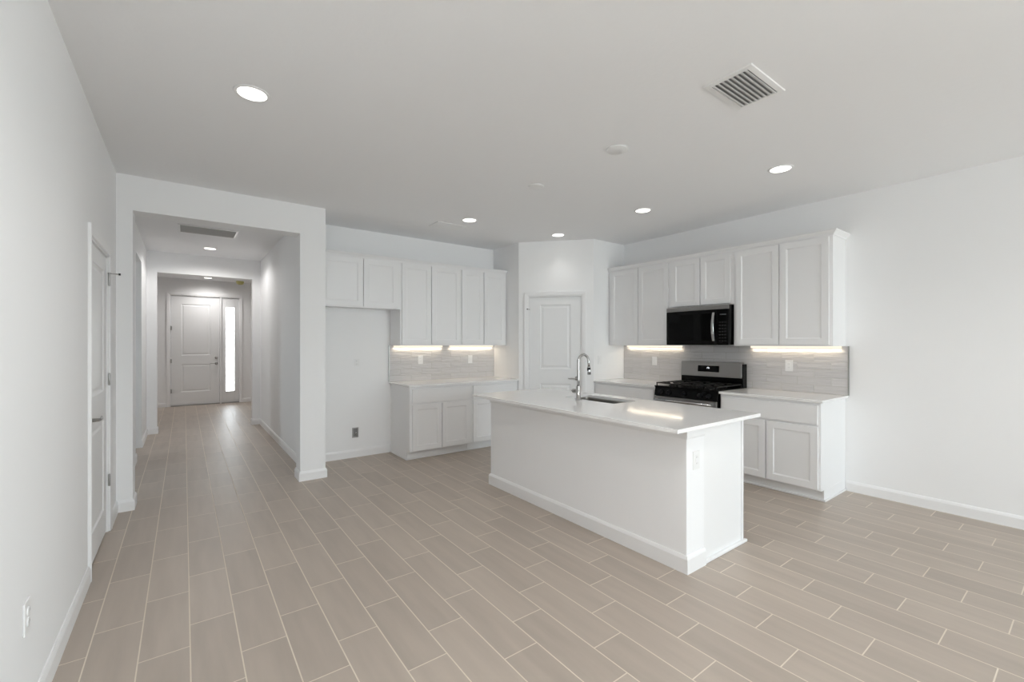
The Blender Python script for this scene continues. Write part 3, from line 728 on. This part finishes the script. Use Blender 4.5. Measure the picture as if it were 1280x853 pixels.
# ------------------------------------------------------------------ outlets and switches (local: x along wall, -y out, z centre)
def plate(name, label, cat, loc, rotz, kind='duplex', mat='plastic', w_=0.072, h_=0.116):
    t_ = thing(name, label, cat, loc, rotz)
    obj('cover_plate', BX((-w_ / 2, w_ / 2, -0.006, 0, -h_ / 2, h_ / 2)), mat, t_, 0.002)
    if kind == 'duplex':
        for s_ in (-1, 1):
            bm = bmesh.new(); lathe(bm, [(0.0165, -0.005), (0.0165, -0.0085), (0.0155, -0.009), (0.0, -0.009)], 20, 'y', at=(0, 0, s_ * 0.0195))
            r_ = obj('receptacle', bm, mat, t_)
            [obj('slot', BX((a_ - 0.001, a_ + 0.001, -0.0093, -0.0088, s_ * 0.0195 - 0.001, s_ * 0.0195 + 0.007)), 'slot', r_) for a_ in (-0.0065, 0.0065)]
    elif kind == 'decora':
        r_ = obj('receptacle', BX((-0.0165, 0.0165, -0.0085, -0.005, -0.0335, 0.0335)), mat, t_, 0.001)
        [obj('slot', BX((sx_ - 0.001, sx_ + 0.001, -0.0088, -0.0084, sz_ - 0.004, sz_ + 0.004)), 'slot', r_) for sx_ in (-0.006, 0.006) for sz_ in (-0.019, 0.019)]
    elif kind == 'switch':
        bm = bmesh.new(); prism(bm, [(-0.005, -0.0335), (-0.0075, -0.0335), (-0.0095, 0.0335), (-0.005, 0.0335)], -0.0165, 0.0165)
        obj('rocker', bm, mat, t_, 0.001)
    elif kind == 'jack':
        bm = bmesh.new(); lathe(bm, [(0.007, -0.005), (0.007, -0.012), (0.004, -0.012), (0.0, -0.009)], 12, 'y')
        obj('jack', bm, 'nickel', t_)
    return t_
plate('wall_outlet', 'white duplex outlet low on the left wall near the camera', 'outlet', (XL, 2.309, 0.431), PI / 2)
plate('wall_outlet', 'small white outlet high on the wall in the fridge space', 'outlet', (1.728, YF, 1.176), 0, 'duplex', w_=0.062, h_=0.095)
t_ = thing('water_valve_box', 'small grey metal water hookup box low in the fridge space wall', 'valve box', (1.709, YF, 0.306), 0)
obj('box_frame', BX((-0.038, -0.026, -0.008, 0, -0.062, 0.062), (0.026, 0.038, -0.008, 0, -0.062, 0.062), (-0.026, 0.026, -0.008, 0, 0.050, 0.062), (-0.026, 0.026, -0.008, 0, -0.062, -0.050)), 'nickel', t_, 0.002)
obj('box_recess', BX((-0.026, 0.026, -0.002, 0, -0.050, 0.050)), 'vent_dark', t_)
bm = bmesh.new(); lathe(bm, [(0.0, -0.002), (0.013, -0.002), (0.013, -0.016), (0.006, -0.018), (0.006, -0.026), (0.0, -0.026)], 16, 'y', at=(0.010, 0, -0.005)); box(bm, 0.002, 0.018, -0.014, -0.002, -0.045, -0.02)
obj('valve', bm, 'chrome', t_)
plate('wall_outlet', 'white outlet on the back tile backsplash nearest the fridge space', 'outlet', (2.578, YF - 0.0125, 1.193), 0, 'decora')
plate('light_switch', 'white rocker switch on the back tile backsplash nearest the pantry', 'switch', (3.364, YF - 0.0125, 1.184), 0, 'switch')
plate('light_switch', 'white rocker switch on the tile backsplash left of the range', 'switch', (XR - 0.0125, 3.640, 1.179), -PI / 2, 'switch')
plate('wall_outlet', 'white outlet on the tile backsplash right of the range', 'outlet', (XR - 0.0125, 1.988, 1.180), -PI / 2, 'decora')
plate('wall_outlet', 'white outlet on the white end of the island under its countertop', 'outlet', (2.575, IY0, 0.682), 0, 'decora')
plate('light_switch', 'white switch plate on the pantry side wall above the counter left of the range', 'switch', (4.600, Bp.y, 1.190), 0, 'switch')

# ------------------------------------------------------------------ range
rg = thing('gas_range', 'stainless and black freestanding gas range between the two right counters', 'range', (4.450, 3.180, 0), -PI / 2)
RW = 0.762; RD = XR - 4.450 - 0.017
obj('range_body', BX((0.003, RW - 0.003, 0.030, RD - 0.02, 0.06, 0.905), (0.03, RW - 0.03, 0.06, RD - 0.05, 0.0, 0.06)), 'black_enamel', rg, 0.002)
od = obj('oven_door', BX((0.004, RW - 0.004, 0.0, 0.030, 0.215, 0.800)), 'steel', rg, 0.004)
obj('oven_window', BX((0.11, RW - 0.11, -0.003, 0.0, 0.330, 0.680)), 'black_glass', od, 0.001)
bm = bmesh.new(); tube(bm, [(0.035, -0.048, 0.768), (RW - 0.035, -0.048, 0.768)], 0.0125, 16)
for x_ in (0.06, RW - 0.06): box(bm, x_ - 0.010, x_ + 0.010, -0.046, 0.001, 0.758, 0.778)
obj('oven_handle', bm, 'chrome', od)
dw = obj('storage_drawer', BX((0.004, RW - 0.004, 0.002, 0.030, 0.065, 0.205)), 'steel', rg, 0.004)
bm = bmesh.new(); prism(bm, [(0.030, 0.806), (0.000, 0.806), (0.004, 0.820), (0.018, 0.904), (0.030, 0.904)], 0.002, RW - 0.002)
obj('control_panel', bm, 'black_enamel', rg, 0.002)
for kx in (0.09, 0.19, 0.381, 0.572, 0.672):
    bm = bmesh.new(); lathe(bm, [(0.0, 0.010), (0.024, 0.010), (0.023, 0.004), (0.019, -0.004), (0.018, -0.024), (0.014, -0.027), (0.0, -0.027)], 24, 'y', at=(kx, 0, 0.856))
    box(bm, kx - 0.004, kx + 0.004, -0.034, -0.018, 0.842, 0.872)
    obj('knob', bm, 'black_plastic', rg)
ct = obj('cooktop', BX((0.0, RW, 0.004, RD - 0.06, 0.905, 0.922)), 'black_enamel', rg, 0.004)
for bx_, by_, br in ((0.16, 0.15, 0.046), (0.16, 0.42, 0.036), (0.381, 0.285, 0.050), (0.60, 0.15, 0.042), (0.60, 0.42, 0.036)):
    bm = bmesh.new(); lathe(bm, [(0.0, 0.922), (br + 0.012, 0.922), (br + 0.008, 0.930), (br, 0.931), (br, 0.940), (br - 0.006, 0.944), (0.0, 0.944)], 28, at=(bx_, by_, 0))
    obj('burner', bm, 'cast_iron', ct)
for gx0, gx1 in ((0.012, 0.252), (0.258, 0.504), (0.510, 0.750)):
    bm = bmesh.new(); z0_, z1_ = 0.946, 0.958; y0_, y1_ = 0.022, 0.560
    for a_ in (gx0, gx1 - 0.012): box(bm, a_, a_ + 0.012, y0_, y1_, z0_, z1_)
    for a_ in (y0_, y1_ - 0.012, (y0_ + y1_) / 2 - 0.006): box(bm, gx0, gx1, a_, a_ + 0.012, z0_, z1_)
    cxm = (gx0 + gx1) / 2
    for yc_ in ((y0_ + y1_) / 2 - 0.135, (y0_ + y1_) / 2 + 0.135):
        box(bm, gx0, cxm - 0.030, yc_ - 0.005, yc_ + 0.005, z0_, z1_ + 0.002); box(bm, cxm + 0.030, gx1, yc_ - 0.005, yc_ + 0.005, z0_, z1_ + 0.002)
        box(bm, cxm - 0.005, cxm + 0.005, yc_ - 0.132, yc_ - 0.030, z0_, z1_ + 0.002); box(bm, cxm - 0.005, cxm + 0.005, yc_ + 0.030, yc_ + 0.132, z0_, z1_ + 0.002)
    for a_ in (gx0 + 0.001, gx1 - 0.013):
        for c_ in (y0_ + 0.001, y1_ - 0.013): box(bm, a_, a_ + 0.012, c_, c_ + 0.012, 0.920, z0_)
    obj('grate', bm, 'cast_iron', rg, 0.0025)
bgd = obj('backguard', BX((0.0, RW - 0.0, 0.558, RD, 0.905, 1.180)), 'black_enamel', rg, 0.004)
bm = bmesh.new(); prism(bm, [(0.540, 1.022), (0.552, 1.198), (0.600, 1.198), (0.600, 1.022)], 0.006, RW - 0.010)
obj('control_fascia', bm, 'steel', bgd, 0.003)
bm = bmesh.new(); prism(bm, [(0.5405, 1.078), (0.5455, 1.152), (0.551, 1.152), (0.551, 1.078)], 0.232, 0.494)
dsp = obj('display', bm, 'black_glass', bgd)
bm = bmesh.new(); prism(bm, [(0.5415, 1.116), (0.5425, 1.130), (0.5445, 1.130), (0.5435, 1.116)], 0.345, 0.352)
prism(bm, [(0.5415, 1.116), (0.5425, 1.130), (0.5445, 1.130), (0.5435, 1.116)], 0.362, 0.378)
prism(bm, [(0.5418, 1.124), (0.5430, 1.136), (0.5450, 1.136), (0.5438, 1.124)], 0.353, 0.368)
obj('readout', bm, 'readout', dsp)

# ------------------------------------------------------------------ microwave
mw = thing('microwave', 'black and stainless over-the-range microwave mounted above the gas range', 'microwave', (4.700, 3.184, 1.396), -PI / 2)
MD = XR - 4.700 - 0.017; MW = 0.760; MH = 0.441
obj('microwave_body', BX((0.0, MW, 0.022, MD, 0.004, MH)), 'black_enamel', mw, 0.003)
obj('top_vent', BX((0.0, MW, 0.0, 0.022, MH - 0.046, MH)), 'steel', mw, 0.002)
md_ = obj('microwave_door', BX((0.0, 0.632, 0.0, 0.022, 0.0, MH - 0.048)), 'black_enamel', mw, 0.003)
obj('door_window', BX((0.035, 0.560, -0.0015, 0.0, 0.050, MH - 0.090)), 'black_glass', md_)
bm = bmesh.new()
hp = [(0.600 + 0.004 * math.sin(PI * i / 12), -0.012 - 0.034 * math.sin(PI * i / 12), 0.045 + 0.315 * i / 12) for i in range(13)]
ringsH = []
for p in hp:
    ringsH.append([bm.verts.new((p[0] + a_, p[1] + b_, p[2])) for a_, b_ in ((-0.016, 0.004), (-0.013, -0.006), (0.013, -0.006), (0.016, 0.004))])
for a_, b_ in zip(ringsH, ringsH[1:]):
    for i in range(4):
        f_ = bm.faces.new((a_[i], a_[(i + 1) % 4], b_[(i + 1) % 4], b_[i]))
bm.faces.new(ringsH[0][::-1]); bm.faces.new(ringsH[-1])
box(bm, 0.590, 0.610, -0.012, 0.001, 0.045, 0.060); box(bm, 0.590, 0.610, -0.012, 0.001, 0.345, 0.360)
obj('microwave_handle', bm, 'chrome', md_, 0.002)
cp = obj('control_panel', BX((0.634, MW, 0.001, 0.022, 0.0, MH - 0.048)), 'black_glass', mw, 0.003)
btn = []
for r_ in range(7):
    for c_ in range(3): btn.append((0.655 + 0.030 * c_, 0.675 + 0.030 * c_, -0.0004, 0.0012, 0.040 + 0.034 * r_, 0.052 + 0.034 * r_))
m = principled('button_print', (0.010, 0.010, 0.011), 0.4); M['print'] = noise_bump(m, 20, 0.02, 0.0003)
[obj('keypad_button', BX(q_), 'print', cp) for q_ in btn]
obj('display', BX((0.665, 0.735, -0.0004, 0.0012, 0.330, 0.342)), principled('dim_display', (0.10, 0.11, 0.12), 0.3), cp)
obj('underside_grille', BX((0.05, MW - 0.05, 0.06, MD - 0.08, 0.0, 0.004)), 'nickel', mw)

# ------------------------------------------------------------------ ceiling fixtures
def downlight_proto():
    t_ = thing('recessed_downlight', '', 'ceiling light', (0, 0, 0))
    bm = bmesh.new(); lathe(bm, [(0.074, -0.003), (0.078, -0.006), (0.090, -0.004), (0.093, 0.0), (0.074, 0.0)], 40)
    obj('trim_ring', bm, 'plastic', t_)
    bm = bmesh.new(); lathe(bm, [(0.0, -0.0035), (0.0745, -0.0035), (0.0745, -0.001), (0.0, -0.001)], 40)
    obj('diffuser', bm, 'lamp', t_)
    return t_
DL = [((0.312, 2.909, H), 'largest glowing round downlight, in the ceiling at upper left above the walkway', DOWNLIGHT_W),
      ((3.909, 1.586, H), 'round downlight in the ceiling above the island end, right of the air vent', DOWNLIGHT_W),
      ((3.943, 2.957, H), 'round downlight in the ceiling in front of the microwave cabinets', DOWNLIGHT_W),
      ((2.645, 4.385, H), 'round downlight in the ceiling beside the flat vent near the back cabinets', DOWNLIGHT_W),
      ((3.940, 4.290, H), 'round downlight in the ceiling directly in front of the pantry door', DOWNLIGHT_W),
      ((0.316, 8.12, HH), 'round downlight in the hall ceiling beyond the long grey grille', HALL_W),
      ((0.430, 11.95, HF), 'round downlight in the foyer ceiling above the front door', FOYER_W),
      ((0.95, 0.60, H), 'added round downlight in the ceiling out of view, nearest the left wall', ADDED_LAMP_W),  # last three are added lamps out of view, brightening island side and floor
      ((1.65, 0.60, H), 'added round downlight in the ceiling out of view, nearest the island', ADDED_LAMP_W),
      ((1.30, -1.30, H), 'added round downlight in the ceiling well behind the camera, before the added sliding door', ADDED_LAMP_W)]
proto = downlight_proto()
for i, (loc, lab, pw) in enumerate(DL):
    o = proto if i == 0 else dup(proto, loc, lab)
    o.location = loc; o['label'] = lab; o['group'] = 'recessed ceiling downlights'
    ld = bpy.data.lights.new('downlight_beam', 'SPOT'); ld.energy = pw; ld.color = (1.0, 0.975, 0.95)
    ld.spot_size = math.radians(125 if i < 5 else 165); ld.spot_blend = 1.0 if i < 5 or i == 6 else 0.4; ld.shadow_soft_size = 0.07
    lo = bpy.data.objects.new('downlight_beam', ld); COL.objects.link(lo); lo.location = (loc[0], loc[1], loc[2] - 0.02)

def air_vent(label, x0, x1, y0, y1, z, n, tilt=40):
    t_ = thing('ceiling_air_vent', label, 'air vent', ((x0 + x1) / 2, (y0 + y1) / 2, z))
    hx, hy = (x1 - x0) / 2, (y1 - y0) / 2; b_ = 0.030
    bm = bmesh.new()
    # bevelled frame
    outer = [(-hx, -hy), (hx, -hy), (hx, hy), (-hx, hy)]; inner = [(-hx + b_, -hy + b_), (hx - b_, -hy + b_), (hx - b_, hy - b_), (-hx + b_, hy - b_)]
    R1 = [bm.verts.new((*p, 0)) for p in outer]; R2 = [bm.verts.new((p[0] * 0.985, p[1] * 0.985, -0.007)) for p in outer]; R3 = [bm.verts.new((*p, -0.009)) for p in inner]; R4 = [bm.verts.new((*p, -0.001)) for p in inner]
    for a_, c_ in ((R1, R2), (R2, R3), (R3, R4)):
        for i in range(4): bm.faces.new((a_[i], a_[(i + 1) % 4], c_[(i + 1) % 4], c_[i]))
    obj('frame', bm, 'plastic', t_)
    obj('backing', BX((-hx + b_, hx - b_, -hy + b_, hy - b_, -0.0015, 0)), 'vent_dark', t_)
    pitch = (2 * hy - 2 * b_) / n
    for k in range(n):
        yc = -hy + b_ + pitch * (k + 0.5)
        bm = bmesh.new(); vs_ = box(bm, -hx + b_ - 0.004, hx - b_ + 0.004, -pitch * 0.47, pitch * 0.47, -0.0008, 0.0008)
        bmesh.ops.rotate(bm, verts=bm.verts, cent=(0, 0, 0), matrix=Matrix.Rotation(math.radians(tilt), 3, 'X'))
        bmesh.ops.translate(bm, verts=bm.verts, vec=(0, yc, -0.008))
        obj('louver', bm, 'plastic', t_)
    return t_
air_vent('white slatted square air vent in the ceiling at upper right', 2.316, 2.716, 1.076, 1.336, H, 8, 30)
air_vent('flat white air vent in the ceiling near the back cabinets', 2.372, 2.752, 4.640, 4.885, H, 8, -12)
t_ = thing('return_air_grille', 'long grey return air grille in the hall ceiling beyond the opening', 'air vent', (0.251, 6.885, HH))
GXh, GYh = 0.312, 0.225
obj('frame', BX((-GXh, -GXh + 0.022, -GYh, GYh, -0.010, 0), (GXh - 0.022, GXh, -GYh, GYh, -0.010, 0), (-GXh + 0.022, GXh - 0.022, -GYh, -GYh + 0.022, -0.010, 0), (-GXh + 0.022, GXh - 0.022, GYh - 0.022, GYh, -0.010, 0)), 'plastic', t_, 0.002)
obj('backing', BX((-GXh + 0.022, GXh - 0.022, -GYh + 0.022, GYh - 0.022, -0.002, 0)), 'vent_dark', t_)
ng = 26; ph = (2 * GYh - 0.044) / ng
for k in range(ng):
    bm = bmesh.new(); box(bm, -GXh + 0.022, GXh - 0.022, -ph * 0.42, ph * 0.42, -0.0006, 0.0006)
    bmesh.ops.rotate(bm, verts=bm.verts, cent=(0, 0, 0), matrix=Matrix.Rotation(math.radians(-30), 3, 'X'))
    bmesh.ops.translate(bm, verts=bm.verts, vec=(0, -GYh + 0.022 + ph * (k + 0.5), -0.0065))
    obj('louver', bm, 'vent_grey', t_)
def detector(name, label, x, y, z, r=0.075, mat='plastic', k=1.0):
    t_ = thing(name, label, 'smoke detector', (x, y, z))
    t_.scale = (1, 1, k)
    bm = bmesh.new(); lathe(bm, [(r, 0.0), (r, -0.010), (r * 0.96, -0.014), (r * 0.95, -0.014), (r * 0.90, -0.026), (r * 0.55, -0.034), (0.0, -0.035)], 40)
    obj('cover', bm, mat, t_)
    bm = bmesh.new(); lathe(bm, [(0.0, -0.0335), (0.011, -0.0345), (0.011, -0.037), (0.0, -0.0375)], 16, at=(r * 0.35, 0, 0.002))
    obj('test_button', bm, mat, t_)
    return t_
bm = bmesh.new(); lathe(bm, [(0.078, 0.0), (0.078, -0.006), (0.072, -0.010), (0.0, -0.011)], 40)
o = obj('blank_ceiling_cover', bm, 'plastic', loc=(2.551, 2.141, H)); tag(o, 'round white cover plate on the ceiling over the island, nearer the slatted vent', 'ceiling cover')
bm = bmesh.new(); lathe(bm, [(0.072, 0.0), (0.072, -0.005), (0.066, -0.009), (0.0, -0.010)], 40)
o = obj('blank_ceiling_cover', bm, 'plastic', loc=(2.562, 3.085, H)); tag(o, 'round white cover plate on the ceiling over the island, nearer the back cabinets', 'ceiling cover')
detector('smoke_detector', 'small yellowish covered smoke detector on the foyer ceiling by the front door', 1.060, 12.20, HF, 0.080, 'yellow', 2.2)
